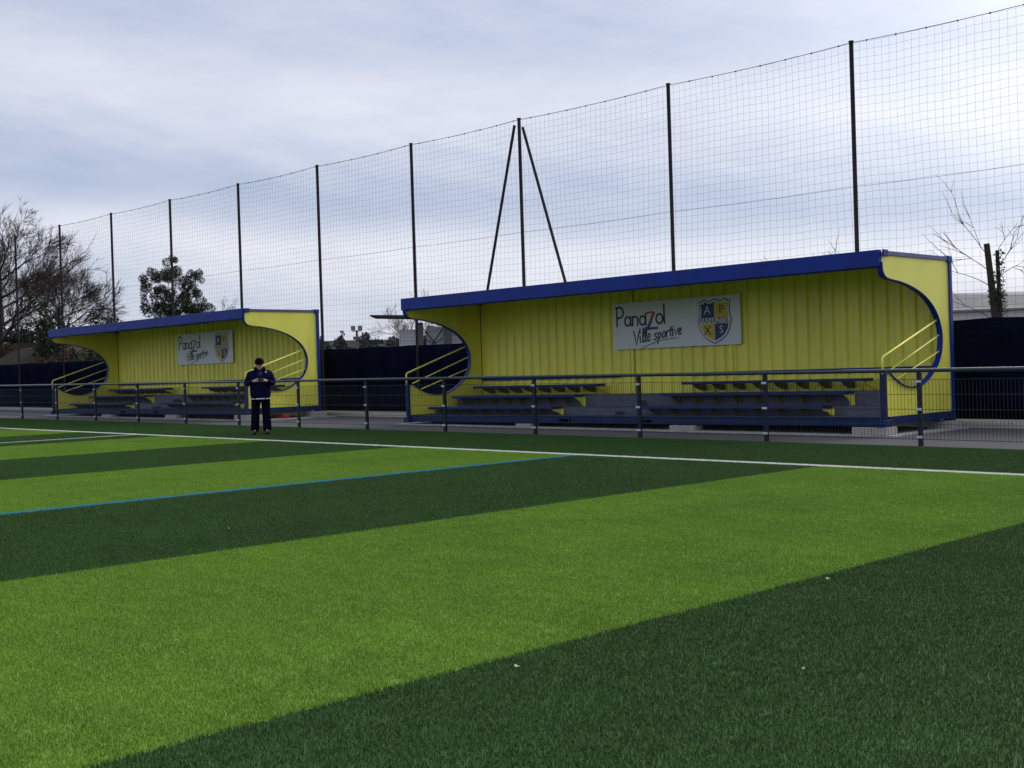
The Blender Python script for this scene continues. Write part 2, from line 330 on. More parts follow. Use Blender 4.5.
def text_obj(s, size, name, mtl, parent, x, z, y):
    cu = bpy.data.curves.new('t', 'FONT'); cu.body = s; cu.size = size; cu.align_x = 'CENTER'; cu.extrude = .001; cu.resolution_u = 3
    o = bpy.data.objects.new('t', cu); C.objects.link(o); bpy.context.view_layer.update()
    me = bpy.data.meshes.new_from_object(o.evaluated_get(bpy.context.evaluated_depsgraph_get())); bpy.data.objects.remove(o)
    me.materials.clear(); me.materials.append(mtl)
    q = bpy.data.objects.new(name, me); C.objects.link(q); q.parent = parent; q.location = (x, y, z); q.rotation_euler = (math.pi / 2, 0, 0); return q
# ---------------------------------------------------------------- the shelter (local origin: lower front left corner)
RIMC = [(.02, .87), (.16, .87), (.30, .79), (.58, .67), (.90, .62), (1.19, .64), (1.44, .73), (1.68, .87), (1.86, 1.03), (1.97, 1.22), (2.01, 1.43), (1.98, 1.62), (1.87, 1.83), (1.68, 2.01), (1.40, 2.17), (1.0, 2.30), (.57, 2.38), (.25, 2.41), (.08, 2.45), (.00, 2.54), (-.02, 2.68)]
RIM = [RIMC[0]] + catmull(RIMC[1:], 5)
def make_shelter():
    r = empty('team_shelter', (0, 0, 0))
    # back wall: trapezoidal corrugation
    prof = [(.058, W - .03)]; x = .15; y0 = W - .03; d = .050; pitch_ = .278
    while x < L - .16:
        for dx, dy in ((0, 0), (.105, 0), (.139, -d), (.244, -d)): 
            if x + dx < L - .13: prof.append((x + dx, y0 + dy))
        x += pitch_
    prof.append((L - .058, y0)); b = MB(); k = len(prof)
    b.add([(px, py, z) for z in (.12, 2.80) for px, py in prof] + [(px, py + .004, z) for z in (.12, 2.80) for px, py in prof],
          [(i, i + 1, k + i + 1, k + i) for i in range(k - 1)] + [(2 * k + i + 1, 2 * k + i, 3 * k + i, 3 * k + i + 1) for i in range(k - 1)])
    b.build('back_wall', M['yellow'], r)
    # roof: sheet with cross corrugation underneath, ceiling flashing
    b = MB(); prof = []; x = .12
    while x < L - .3:
        prof += [(x, 2.835), (x + .1, 2.835), (x + .14, 2.815), (x + .24, 2.815)]; x += .28
    prof.append((L - .12, 2.835)); k = len(prof)
    b.add([(px, y, z) for y in (.1, W - .06) for px, z in prof], [(i, i + 1, k + i + 1, k + i) for i in range(k - 1)])
    b.box(.1, L - .1, .1, W - .06, 2.842, 2.862)
    b.build('roof', M['yellow'], r)
    b = MB(); b.box(.0, L - .02, -.075, .02, 2.61, 2.88); b.box(.02, L - .03, -.03, .10, 2.597, 2.607)
    b.build('roof_fascia', M['blue'], r, .006)
    b = MB(); b.box(.16, L - .16, W - .055, W + .0, 2.80, 2.88); b.build('top_rail', M['bluedull'], r, .004)
    for xx in (0, L):
        sgn = 1 if xx == 0 else -1
        e0, e1 = (xx + .025 * sgn, xx + .055 * sgn)
        poly = [(.02, .165)] + RIM + [(-.02, 2.80), (W - .05, 2.80), (W - .05, .165)]
        e = MB().prism(poly, 0, min(e0, e1), max(e0, e1)).build('end_wall', M['yellow'], r)
        # blue rim along the opening
        b = MB(); c = [Vector((0, *p)) for p in RIM]; k = len(c); a0, a1 = xx - .012 * sgn, xx + .09 * sgn; ins, outs = [], []
        for i, p in enumerate(c):
            dd = (c[min(i + 1, k - 1)] - c[max(i - 1, 0)]).normalized(); nn = Vector((0, -dd.z, dd.y)); ins.append(p + nn * .007); outs.append(p - nn * .005)
        vs = [(a, q.y, q.z) for a in (a0, a1) for q in ins] + [(a, q.y, q.z) for a in (a0, a1) for q in outs]
        fs = []
        for i in range(k - 1):
            fs += [(i, i + 1, k + i + 1, k + i), (2 * k + i, 3 * k + i, 3 * k + i + 1, 2 * k + i + 1), (i, 2 * k + i, 2 * k + i + 1, i + 1), (k + i, k + i + 1, 3 * k + i + 1, 3 * k + i)]
        b.add(vs, fs).build('opening_rim', M['blue'], e)
        hx = xx + .045 * sgn
        b = MB(); b.tube([(hx, -.01, .86), (hx, -.01, 1.12), (hx, .03, 1.15), (hx, 1.88, 1.75)], .019, 8)
        b.tube([(hx, .17, .90), (hx, 1.98, 1.50)], .014, 8); b.tube([(hx, .43, .76), (hx, 1.98, 1.22)], .014, 8)
        b.build('handrail', M['yellow'], e, smooth=True)
        b = MB(); b.box(min(xx, xx + .09 * sgn), max(xx, xx + .09 * sgn), .16, W - .16, 2.80, 2.87); b.build('top_end_rail', M['bluedull'], r, .004)
        b = MB(); b.box(min(xx, xx + .09 * sgn), max(xx, xx + .09 * sgn), .12, W - .12, .03, .165); b.build('bottom_end_rail', M['bluesill'], r, .004)
        b = MB(); b.box(min(xx, xx + .10 * sgn), max(xx, xx + .10 * sgn), -.02, .045, .12, .88); b.build('front_post', M['bluesill'], r, .005)
        b = MB(); b.box(min(xx - .004 * sgn, xx + .022 * sgn), max(xx - .004 * sgn, xx + .022 * sgn), W - .10, W + .002, .12, 2.78); b.box(min(xx + .022 * sgn, xx + .11 * sgn), max(xx + .022 * sgn, xx + .11 * sgn), W - .02, W + .002, .12, 2.78); b.build('corner_post', M['blue'], r, .006)
        for yy in (0, W):
            ys_ = 1 if yy == 0 else -1
            for z0 in (0, 2.77):
                b = MB(); xa, xb = sorted((xx - .012 * sgn, xx + .165 * sgn)); ya, yb = sorted((yy - (.012 if yy else .09) * ys_, yy + .155 * ys_))
                if z0 and yy == 0: ya = -.012; xa, xb = sorted((xx - .03 * sgn, xx - .001 * sgn))
                b.box(xa, xb, ya, yb, z0, z0 + .118)
                c = b.build('corner_casting', M['blue' if z0 else 'bluesill'], r, .012)
                hb = MB(); hx0 = xx - (.012 if not (z0 and yy == 0) else .03) * sgn - .0015 * sgn; ym = (ya + yb) / 2
                hb.prism([(ym + .035 * math.cos(a), z0 + .06 + .026 * math.sin(a)) for a in [i * math.pi / 6 for i in range(12)]], 0, min(hx0, hx0 + .002 * sgn), max(hx0, hx0 + .002 * sgn)); hb.build('casting_hole', M['dark'], c)
    # front sill with two fork pockets
    b = MB(); xs_ = [.16, 4.90, 5.24, 7.04, 7.32, L - .16]
    for i in range(0, 6, 2): b.box(xs_[i], xs_[i + 1], -.008, .05, .02, .16)
    for i in (1, 3): b.box(xs_[i], xs_[i + 1], -.008, .05, .125, .16); b.box(xs_[i], xs_[i + 1], -.008, .05, .02, .04)
    b.box(.16, L - .16, -.020, -.008, .148, .162); b.box(.16, L - .16, -.020, -.008, .018, .034)
    b.build('front_sill', M['bluesill'], r)
    MB().box(.09, L - .09, .06, W - .06, .10, .150).build('floor', M['tread'], r)
    b = MB()
    for i in range(30): b.box(.4 + i * .39, .45 + i * .39, .07, W - .07, .0, .095)
    b.build('floor_joists', M['dark'], r)
    MB().box(.16, L - .16, W - .06, W - .0, .03, .125).build('rear_sill', M['blue'], r)
    # terrace of grey steps
    b = MB()
    b.box(.11, L - .11, .80, 1.48, .152, .300); b.box(.11, L - .11, 1.50, W - .08, .152, .545)
    b.box(4.85, 5.95, .52, .79, .152, .225); b.box(4.85, 5.95, 1.22, 1.49, .302, .42)
    b.box(11.15, 11.95, .52, .79, .152, .225); b.box(11.15, 11.95, 1.22, 1.49, .302, .42)
    b.build('terrace', M['tread'], r, .004)
    for row, (yf_, zt, rd, zr) in enumerate(((.43, .335, .795, .155), (1.15, .565, 1.495, .305), (1.87, .775, W - .075, .55))):
        for xa, xb in ((.28, 4.27), (6.60, 10.76)):
            b = MB(); b.box(xa, xb, yf_, yf_ + .32, zt - .055, zt); s = b.build('bench', M['benchblue'], r, .008)
            s['label'] = ('front', 'middle', 'back')[row] + ' row bench plank in blue'
            kx = 9
            for i in range(kx):
                bx_ = xa + .22 + i * (xb - xa - .26) / (kx - 1); hb = zt - .057
                lowz = zr if i == kx - 1 else zr + .22 * (hb - zr)
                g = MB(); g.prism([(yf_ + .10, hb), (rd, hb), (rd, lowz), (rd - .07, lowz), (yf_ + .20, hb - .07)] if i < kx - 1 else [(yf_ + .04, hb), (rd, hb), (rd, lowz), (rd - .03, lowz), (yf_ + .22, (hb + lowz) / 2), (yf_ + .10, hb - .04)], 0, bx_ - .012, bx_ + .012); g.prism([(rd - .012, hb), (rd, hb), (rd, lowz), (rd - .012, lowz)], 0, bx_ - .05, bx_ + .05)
                g.build('bench_bracket', M['yellow' if i == kx - 1 else 'yellow_shade'], s)  # end bracket plain yellow, the others in yellow with painted-in shade
    for xx in (4.94, 7.54): MB().box(xx - .035, xx + .035, W - .115, W - .07, .56, 2.80).build('wall_batten', M['yellow'], r, .004)
    MB().box(6.4, L - .13, W - .125, W - .085, .90, .965).build('wall_rail', M['blue'], r, .006)
    MB().box(.13, 4.6, W - .125, W - .085, .90, .965).build('wall_rail', M['blue'], r, .006)
    # ceiling beams
    for xx in (4.94, 7.54): MB().box(xx - .03, xx + .03, .10, W - .12, 2.74, 2.812).build('ceiling_beam', M['yellow'], r)
    # sign
    sx0, sx1, sz0, sz1, sy = 4.45, 7.82, 1.51, 2.52, W - .15
    sg = MB().box(sx0, sx1, sy, sy + .03, sz0, sz1).build('sign_board', M['sign'], r, .003); yy = sy - .004
    W1 = sx1 - sx0; H1 = sz1 - sz0
    def at(u, v): return sx0 + u * W1, sz0 + v * H1          # fractions of the board
    # 'Panazol' - u .03..0.41, baseline v ~.52 ; capital height .40
    s_, _ = word('Pana'); wpa, _e = word('Pana'); xh = .215
    ox, oz = at(.035, .50); strokes(xf(s_, .212, .212, ox, oz), .042, M['ink'], 'lettering', sg, yy)
    s_, _ = word('ol'); ox2 = ox + (_e + 1.08) * .212; strokes(xf(s_, .212, .212, ox2, oz + .015), .042, M['ink'], 'lettering', sg, yy)
    zx = ox + (_e - .12) * .212 + .01
    strokes([catmull([(zx - .05, oz + .235), (zx + .07, oz + .262), (zx + .19, oz + .255)], 6)], .045, M['red'], 'lettering', sg, yy)
    strokes([catmull([(zx + .19, oz + .25), (zx + .12, oz + .12), (zx + .05, oz - .02)], 6)], .07, M['red'], 'lettering', sg, yy - .001)
    strokes([catmull([(zx + .11, oz + .08), (zx + .05, oz - .03), (zx - .02, oz - .085), (zx + .10, oz - .08), (zx + .28, oz - .080)], 6)], .055, M['teal'], 'lettering', sg, yy - .002)
    s1, e1 = word('Vi'); s2, e2 = word('LLe', e1); s3, e3 = word('s', e2 + .8); s4, e4 = word('p', e3); s5, e5 = word('q', e4); s6, e6 = word('rtive', e5)
    ox, oz = at(.178, .105)
    strokes(xf(s1 + s2, .170, .158, ox, oz, .12, math.radians(7)), .032, M['ink'], 'lettering', sg, yy)
    strokes(xf(s3 + s4 + s5 + s6, .152, .140, ox, oz, .18, math.radians(7)), .032, M['ink'], 'lettering', sg, yy)
    ux, uz = at(.24, .10); strokes([catmull([(ux, uz - .09), (ux + .35, uz + .02), (ux + .62, uz + .07), (ux + .98, uz + .09)], 6)], .016, M['ink'], 'lettering', sg, yy)
    # shield
    cx, cz = at(.812, .49); hw, hh = .435, .46
    half = [(0, 1.0), (.28, .90), (.42, .93), (.60, 1.0), (.80, .88), (.93, .93), (.86, .62), (.90, .25), (1.0, .0), (.92, -.15), (.86, -.4), (.66, -.68), (.35, -.88), (0, -1.02)]
    def shield(k): 
        p = [(cx + x * hw * k, cz + z * hh * k) for x, z in half]; q = [(cx - x * hw * k, cz + z * hh * k) for x, z in half[1:-1]][::-1]; return p + q
    MB().prism(shield(1.0), 1, yy - .001, yy + .003).build('emblem', M['ink'], sg)
    MB().prism(shield(.955), 1, yy - .004, yy - .0015).build('emblem', M['emb_w'], sg)
    def clipq(x0, x1, z0, z1, k=.86):
        P = shield(k)
        for ax, v, keep in ((0, x0, 1), (0, x1, -1), (1, z0, 1), (1, z1, -1)):
            out = []
            for i in range(len(P)):
                a, b_ = P[i - 1], P[i]; ina, inb = (a[ax] - v) * keep >= 0, (b_[ax] - v) * keep >= 0
                if ina != inb:
                    t = (v - a[ax]) / (b_[ax] - a[ax]); out.append((a[0] + (b_[0] - a[0]) * t, a[1] + (b_[1] - a[1]) * t))
                if inb: out.append(b_)
            P = out
        return P
    for x0_, x1_, z0_, z1_, mm in ((cx - 1, cx - .004, cz + .07, cz + 1, 'emb_b'), (cx + .004, cx + 1, cz + .07, cz + 1, 'emb_y'), (cx - 1, cx - .004, cz - 1, cz - .055, 'emb_y'), (cx + .004, cx + 1, cz - 1, cz - .055, 'emb_b')):
        MB().prism(clipq(x0_, x1_, z0_, z1_), 1, yy - .007, yy - .0045).build('emblem_quarter', M[mm], sg)
    text_obj('A', .25, 'emblem_letter', M['emb_w'], sg, cx - .175, cz + .15, yy - .009)
    text_obj('P', .25, 'emblem_letter', M['ink'], sg, cx + .175, cz + .15, yy - .009)
    text_obj('X', .27, 'emblem_letter', M['ink'], sg, cx - .175, cz - .28, yy - .009)
    text_obj('S', .22, 'emblem_letter', M['emb_w'], sg, cx + .165, cz - .25, yy - .009)
    text_obj('PANAZOL', .165, 'emblem_letter', M['ink'], sg, cx, cz - .045, yy - .009)
    return r
sh = make_shelter(); sh.location = (X0, YF, ZB)
tag(sh, 'larger nearer yellow and blue container shelter with bench rows, right of the standing man', 'team shelter', 'yellow and blue container shelters behind the railing')
sh2 = copy_tree(sh); sh2.location = (FX, FYF, FZB)
tag(sh2, 'farther yellow and blue container shelter at left, partly behind the standing man', 'team shelter')
# blocks
BG = 'pale concrete blocks under the shelters'
def block(x, y, sx, sy, top, lab):
    z0 = G(x) + .028; o = MB().box(-sx / 2, sx / 2, -sy / 2, sy / 2, 0, max(top - z0 - .002, .03)).build('concrete_block', M['concrete'], bevel=.006); o.location = (x, y, z0)
    tag(o, lab, 'block', BG)
block(X0 + L - .28, YF + .10, .62, .36, ZB, 'pale concrete block under the front right corner of the nearer shelter')
block(X0 + L - .10, YF + W - .22, .46, .42, ZB, 'pale concrete block under the rear right corner of the nearer shelter')
block(X0 + 8.09, YF + .05, .56, .3, ZB, 'pale concrete block under the middle of the nearer shelter front')
block(X0 + 3.92, YF + .05, .42, .3, ZB, 'thin pale concrete block under the left half of the nearer shelter')
block(FX + L - .1, FYF + .08, .9, .34, FZB, 'pale concrete block under the front right corner of the farther shelter, beside the man')
block(FX + L - .05, FYF + W - .22, .60, .42, FZB, 'pale concrete block under the rear right corner of the farther shelter')
block(FX + 8.2, FYF + .05, .66, .3, FZB, 'pale concrete block under the middle of the farther shelter front')
block(FX + 4.1, FYF + .05, .60, .3, FZB, 'thin pale concrete block under the left half of the farther shelter')
o = MB().box(-.32, .32, -.10, .10, 0, .10).build('red_crate_lid', M['redp'], bevel=.02); o.location = (FX + L - .15, FYF + 1.15, G(FX + L) + .03); tag(o, 'small red plastic lid lying under the farther shelter', 'lid')
# ---------------------------------------------------------------- low railing
rl = empty('railing', (-22, FY, G(-22)))
tag(rl, 'long dark green metal railing with mesh panels and round top tube beside the pitch', 'railing')
RX = [-3.2, -5.8, -8.386, -11.00, -13.60, -16.16, -18.74, -21.34, -23.94, -26.55, -29.18, -31.80, -34.42, -37.05, -39.70, -42.3, -44.9]
def loc(x, y, z): return (x + 22, y - FY, z - G(-22))
for x in RX:
    b = MB(); g = G(x); b.box(*[v for v in (x + 22 - .03, x + 22 + .03, -.03, .03)], g - .05 - G(-22), g + 1.06 - G(-22)); p = b.build('post', M['rail'], rl, .005)
    for hh in (.93, .53, .13):
        MB().box(x + 22 - .045, x + 22 + .045, -.048, -.031, g + hh - .018 - G(-22), g + hh + .018 - G(-22)).build('clip', M['clip'], p, .004)
MB().tube([loc(-2.5, FY, G(-2.5) + 1.09), loc(-46, FY, G(-46) + 1.09)], .029, 12).build('top_tube', M['railtop'], rl, smooth=True)
for a, c in zip(RX[1:], RX[:-1]):
    b = MB(); a2, c2 = a + .032, c - .032
    def bar(p, q, r): b.tube([loc(*p), loc(*q)], r, 4, cap=False)
    for hh in (.96, .745, .53, .315, .10):
        for dy in ((-.007,) if hh not in (.96, .53, .10) else (-.007, .007)): bar((a2, FY - .035 + dy, G(a) + hh), (c2, FY - .035 + dy, G(c) + hh), .0036)
    k = 47
    for i in range(k):
        x = a2 + .02 + (c2 - a2 - .04) * i / (k - 1); bar((x, FY - .035, G(x) + .09), (x, FY - .035, G(x) + .965), .0030)
    b.build('mesh_panel', M['wire'], rl)
# ---------------------------------------------------------------- tall net fence
nf = empty('ball_stop_fence', (-22, PY, G(-22)))
tag(nf, 'tall ball stop net on slim dark poles behind both shelters', 'net fence')
def ln_(x, y, z): return (x + 22, y - PY, z - G(-22))
POLX = [-3.3, -7.7, -12.06, -16.52, -21.16, -25.31, -29.65, -33.99, -38.38, -42.77, -47.19, -51.53, -55.9, -60.3]
HT = 7.39
for x in POLX:
    b = MB(); b.tube([ln_(x, PY, G(x) - .1), ln_(x, PY, G(x) + HT)], .043, 10); b.tube([ln_(x, PY, G(x) + HT), ln_(x, PY, G(x) + HT + .02)], .053, 10); b.build('pole', M['pole'], nf, smooth=False)
for p, q in (((-23.42, PY, G(-23.4)), (-21.30, PY - .02, 7.25)), ((-18.70, PY, G(-18.7)), (-21.02, PY - .02, 7.15))):
    b = MB(); b.tube([ln_(*p), ln_(*q)], .036, 8)
    b.build('strut', M['pole'], nf)
def sag(x, amp):
    for a, c in zip(POLX[1:], POLX[:-1]):
        if a <= x <= c:
            t = (x - a) / (c - a); return -amp * 4 * t * (1 - t)
    return 0
ncord = MB(); cell = .15; xa, xb = POLX[-1], POLX[0]; nxn = int((xb - xa) / cell); z_lo = 1.55
nzn = int((HT - z_lo) / cell)
def npt(i, j):
    x = xa + (xb - xa) * i / nxn; zt = HT - .04 + sag(x, .04); z = zt - j * (zt - z_lo) / nzn
    q = mnoise.noise(Vector((x * .35, z * .4, 2))); q2 = mnoise.noise(Vector((x * .5, z * .5, 9)))
    return (x + .045 * q + .02 * q2 * (j / nzn) + .05 * j * cell * mnoise.noise(Vector((x * .22, 0, 5))) * .5, PY - .06 + .05 * q2, G(x) + z + .03 * mnoise.noise(Vector((x * 1.2, z * .6, 14))))
pts = [[npt(i, j) for i in range(nxn + 1)] for j in range(nzn + 1)]
def cord(p, q, r, horiz):
    p = Vector(p); q = Vector(q); p = Vector(ln_(*p)); q = Vector(ln_(*q))
    a, c = (Vector((0, 0, r)), Vector((0, r, 0))) if horiz else (Vector((r, 0, 0)), Vector((0, r, 0)))
    o1, o2, o3 = a - c * .58, -a - c * .58, c * 1.15
    ncord.add([p + o1, p + o2, p + o3, q + o1, q + o2, q + o3], [(0, 1, 4, 3), (1, 2, 5, 4), (2, 0, 3, 5)])
for j in range(nzn + 1):
    for i in range(nxn + 1):
        if i < nxn: cord(pts[j][i], pts[j][i + 1], .0017, True)
        if j < nzn: cord(pts[j][i], pts[j + 1][i], .0017, False)
ncord.build('net', M['net'], nf)
for hz, amp, rr in ((HT, .04, .006), (4.62, .02, .0032), (2.1, .02, .0035)):
    P = [ln_(x, PY - .055, G(x) + hz - .03 + sag(x, amp)) for x in np.linspace(xa, xb, 170)]
    MB().tube(P, rr, 6).build('cable', M['pole'], nf)
b = MB()
for x in np.arange(xa, xb, .6):
    c = ln_(x, PY - .055, G(x) + HT - .03 + sag(x, .04)); b.box(c[0] - .011, c[0] + .011, c[1] - .010, c[1] + .010, c[2] - .018, c[2] + .011)
b.build('net_ties', M['pole'], nf)['kind'] = 'stuff'
# windscreen cloth
b = MB(); k = 400; j_ = 6; gx = np.linspace(xa, xb, k)
vs = []
for j in range(j_ + 1):
    for x in gx:
        top = 1.95 + .035 * mnoise.noise(Vector((x * .9, 0, 0))) + sag(x, .03) * .6; z = .13 + (top - .13) * j / j_
        vs.append(ln_(x, PY + .075 + .018 * mnoise.noise(Vector((x * 1.3, z * 1.4, 4))), G(x) + z))
b.add(vs, [(j * k + i, j * k + i + 1, (j + 1) * k + i + 1, (j + 1) * k + i) for j in range(j_) for i in range(k - 1)])
o = b.build('windscreen_cloth', M['navy'], nf, smooth=True); so = o.modifiers.new('s', 'SOLIDIFY'); so.thickness = .004
# ---------------------------------------------------------------- trees
def perp(d):
    a = Vector((random.gauss(0, 1), random.gauss(0, 1), random.gauss(0, 1))); a = a - d * a.dot(d); return a.normalized()
def grow(b, bt, p, d, r, length, level, maxl, spread, up, pull=Vector((0, 0, 0)), nseg=4, kids=(3, 5), tips=None):
    pts = [p.copy()]; rs = [r]; dd = d.copy(); dirs = [dd.copy()]
    for i in range(nseg):
        dd = (dd + perp(dd) * .16 + Vector((0, 0, up)) * .12 + pull * .10).normalized(); pts.append(pts[-1] + dd * length / nseg); rs.append(r * (1 - .62 * (i + 1) / nseg)); dirs.append(dd.copy())
    (b if level < 2 else bt).tube(pts, rs, 7 if level < 2 else (4 if level < 4 else 3), cap=False)
    if tips is not None and level >= maxl - 1: tips.append((pts[-1], dd))
    if level >= maxl: return
    for _ in range(random.randint(*kids)):
        t = random.uniform(.25, 1.0); i = min(int(t * nseg), nseg - 1); f = t * nseg - i; q = pts[i].lerp(pts[i + 1], f); rr = rs[i] + (rs[i + 1] - rs[i]) * f
        a = random.uniform(spread * .6, spread * 1.3); nd = (dirs[i] * math.cos(a) + perp(dirs[i]) * math.sin(a)).normalized()
        grow(b, bt, q, nd, max(rr * .62, .0085), length * random.uniform(.50, .74), level + 1, maxl, spread, up, pull, max(2, nseg - 1), kids, tips)
def at_dir(ux, uy, Rg): return (ux * Rg, uy * Rg)
def bare_tree(x, y, z, hgt, r, label, seed, spread=.7, up=.5, pull=(0, 0, 0), limbs=7, maxl=5, kids=(3, 5), fork=.25, name='bare_tree', m1='bark', m2='twig', length=.55):
    random.seed(seed); t = empty(name, (x, y, z)); tag(t, label, 'tree'); b, bt = MB(), MB(); pull = Vector(pull)
    tp = [Vector((0, 0, -.3)), Vector((.05, 0, hgt * fork)), Vector((.1 + pull.x * .3, pull.y * .3, hgt * .6)), Vector((.1 + pull.x * .5, pull.y * .5, hgt * .85))]
    b.tube(tp, [r * 1.2, r, r * .55, r * .15], 9)
    for i in range(limbs):
        s = fork + (.85 - fork) * (i + .3) / limbs; k = Vector((0, 0, 0))
        zz = hgt * s
        if zz < tp[2].z: k = tp[1].lerp(tp[2], (zz - tp[1].z) / (tp[2].z - tp[1].z))
        else: k = tp[2].lerp(tp[3], (zz - tp[2].z) / (tp[3].z - tp[2].z))
        a = i * 2.4 + random.uniform(-.4, .4); d = Vector((math.cos(a), math.sin(a), random.uniform(.35, .9))).normalized() + pull * .5; d.normalize()
        grow(b, bt, k, d, r * (.62 - .35 * s), hgt * length * (1.1 - .6 * s), 1, maxl, spread, up, pull, 4, kids)
    b.build('trunk', M[m1], t, smooth=True); bt.build('crown', M[m2], t); return t
Rr = Vector((.70, .714, 0))
x, y = at_dir(-.9290, .3700, 66); bare_tree(x, y, 2.8, 5.3, .15, 'large bare spreading tree at the far left behind the fence', 11, .50, .55, (Rr.x * .22, Rr.y * .22, .1), 14, 5, (4, 6), .10, length=.58)
x, y = at_dir(-.9130, .4070, 70); bare_tree(x, y, 2.4, 4.0, .10, 'smaller bare tree leaning right beside the large one', 12, .48, .45, (Rr.x * .35, Rr.y * .35, .05), 13, 5, (4, 6), .10, length=.60)
x, y = at_dir(-.9400, .3410, 76); bare_tree(x, y, 2.8, 5.9, .15, 'tall bare tree cut by the left edge of the photo', 23, .5, .5, (0, 0, .1), 12, 5, (4, 5), .12, length=.5)
x, y = at_dir(-.8605, .5094, 88); bare_tree(x, y, .3, 5.1, .10, 'small reddish bare tree right of the evergreen', 31, .5, .4, (0, 0, 0), 10, 5, (3, 5), .3, m1='bark', m2='redtwig')
x, y = at_dir(-.5320, .8467, 44); bare_tree(x, y, 0, 4.2, .05, 'thin bare tree whose twig tips show above the nearer shelter roof', 41, .5, .2, (0, 0, 0), 6, 4, (3, 4), .5)
x, y = at_dir(-.769, .639, 100); bare_tree(x, y, .0, 5.8, .10, 'reddish bare tree beside the distant canopy building', 51, .5, .4, (0, 0, 0), 10, 5, (3, 5), .3, m2='redtwig')
# leafy clumps
def leaf_mesh(centres, per, size, leafsz, flat=1.0):
    n_ = sum(int(per * s ** 2) for _, s in centres); V = []; 
    for (c, s) in centres:
        k = int(per * s ** 2); d = rng.normal(size=(k, 3)); d /= np.linalg.norm(d, axis=1)[:, None]; rr = rng.uniform(.35, 1.0, k) ** .6; pc = np.array(c) + d * (rr * s * size)[:, None] * np.array([1, 1, flat])
        a = rng.normal(size=(k, 3)); a /= np.linalg.norm(a, axis=1)[:, None]; bb = np.cross(a, rng.normal(size=(k, 3))); bb /= np.linalg.norm(bb, axis=1)[:, None]
        ls = leafsz * rng.uniform(.6, 1.4, k)[:, None]
        V.append(np.stack([pc - a * ls, pc + bb * ls * .5, pc + a * ls, pc - bb * ls * .5], 1))
    return np.concatenate(V)
def leaf_obj(name, V, m, parent=None):
    k = len(V); me = bpy.data.meshes.new(name); me.vertices.add(k * 4); me.vertices.foreach_set('co', V.reshape(-1)); me.loops.add(k * 4); me.polygons.add(k)
    me.loops.foreach_set('vertex_index', np.arange(k * 4)); me.polygons.foreach_set('loop_start', np.arange(k) * 4); me.update(calc_edges=True); me.validate(); me.materials.append(m)
    o = bpy.data.objects.new(name, me); C.objects.link(o); o.parent = parent; return o
def leafy(x, y, z, clumps, r, hgt, label, m='leaf', per=420, leafsz=.09, name='evergreen_tree', flat=1.0, cat='tree'):
    t = empty(name, (x, y, z)); tag(t, label, cat); b = MB(); b.tube([(0, 0, -.3), (.05, 0, hgt * .45), (0, .05, hgt * .9)], [r, r * .7, r * .15], 8)
    for c, s in clumps[::4]:
        c = Vector(c); q = Vector((0, 0, max(.3, c.z * .72))); mid = q.lerp(c, .5) + Vector((0, 0, -.1)); b.tube([q, mid, c], [r * .22, r * .14, r * .05], 5, cap=False)
    b.build('trunk', M['bark'], t); leaf_obj('crown', leaf_mesh(clumps, per, 1, leafsz, flat), M[m], t); return t
rr_ = np.random.default_rng(5)
def P3(u, h, dep): v = Rr * u + Vector((-.714, .70, 0)) * dep; return (v.x, v.y, h)
# airy evergreen: u across the view, h height
cl_ = []
for (u, h, s) in [(-1.75, 7.3, .40), (-1.9, 6.5, .45), (-1.55, 5.9, .5), (-1.85, 5.1, .4), (-2.1, 4.3, .45), (-1.3, 6.9, .45), (-1.0, 6.2, .4), (-.7, 7.2, .45), (-1.2, 5.2, .5), (-.6, 5.4, .5), (-.8, 4.3, .6),
                  (0, 8.6, .35), (-.1, 8.0, .5), (.15, 7.3, .6), (-.2, 6.6, .55), (.3, 6.2, .65), (.0, 5.3, .6), (.5, 5.1, .6), (.2, 4.2, .7), (1.0, 5.9, .45), (1.3, 6.9, .4), (1.75, 7.2, .45), (1.95, 6.5, .45), (1.6, 5.9, .5), (2.0, 5.4, .4),
                  (1.2, 5.0, .5), (1.5, 4.3, .6), (.9, 4.0, .6), (-1.4, 3.6, .6), (2.1, 3.9, .6), (2.6, 3.9, .5), (0, 3.3, .7), (-.7, 3.2, .7), (1.3, 3.2, .7)]:
    h = 8.8 - (8.8 - h) * .66
    for q in range(3): cl_.append((P3(u * .88 + rr_.normal(0, .18), h + rr_.normal(0, .18), rr_.normal(0, .7)), s * rr_.uniform(.50, .82)))
x, y = at_dir(-.8745, .4850, 80); leafy(x, y, .3, cl_, .22, 8.4, 'airy dark evergreen tree between two net poles above the farther shelter', per=2600, leafsz=.045)
cl_ = [(P3(rr_.normal(0, .5), 2.6 + rr_.uniform(0, 1.9), rr_.normal(0, .5)), rr_.uniform(.4, .6)) for _ in range(14)]
x, y = at_dir(-.8975, .441, 84); leafy(x, y, .8, cl_, .15, 3.6, 'small dark round evergreen just above the farther shelter roof', per=320, leafsz=.1)
cl_ = [(P3(rr_.normal(0, .08 + .32 * (1 - i / 24)), 1.0 + 2.5 * i / 24, rr_.normal(0, .4)),   .50 * (1 - i / 26) + .12) for i in range(24)]
x, y = at_dir(-.9165, .400, 62); leafy(x, y, 1.9, cl_, .12, 4.6, 'dark pointed conifer in front of the large bare tree', per=420, leafsz=.08)
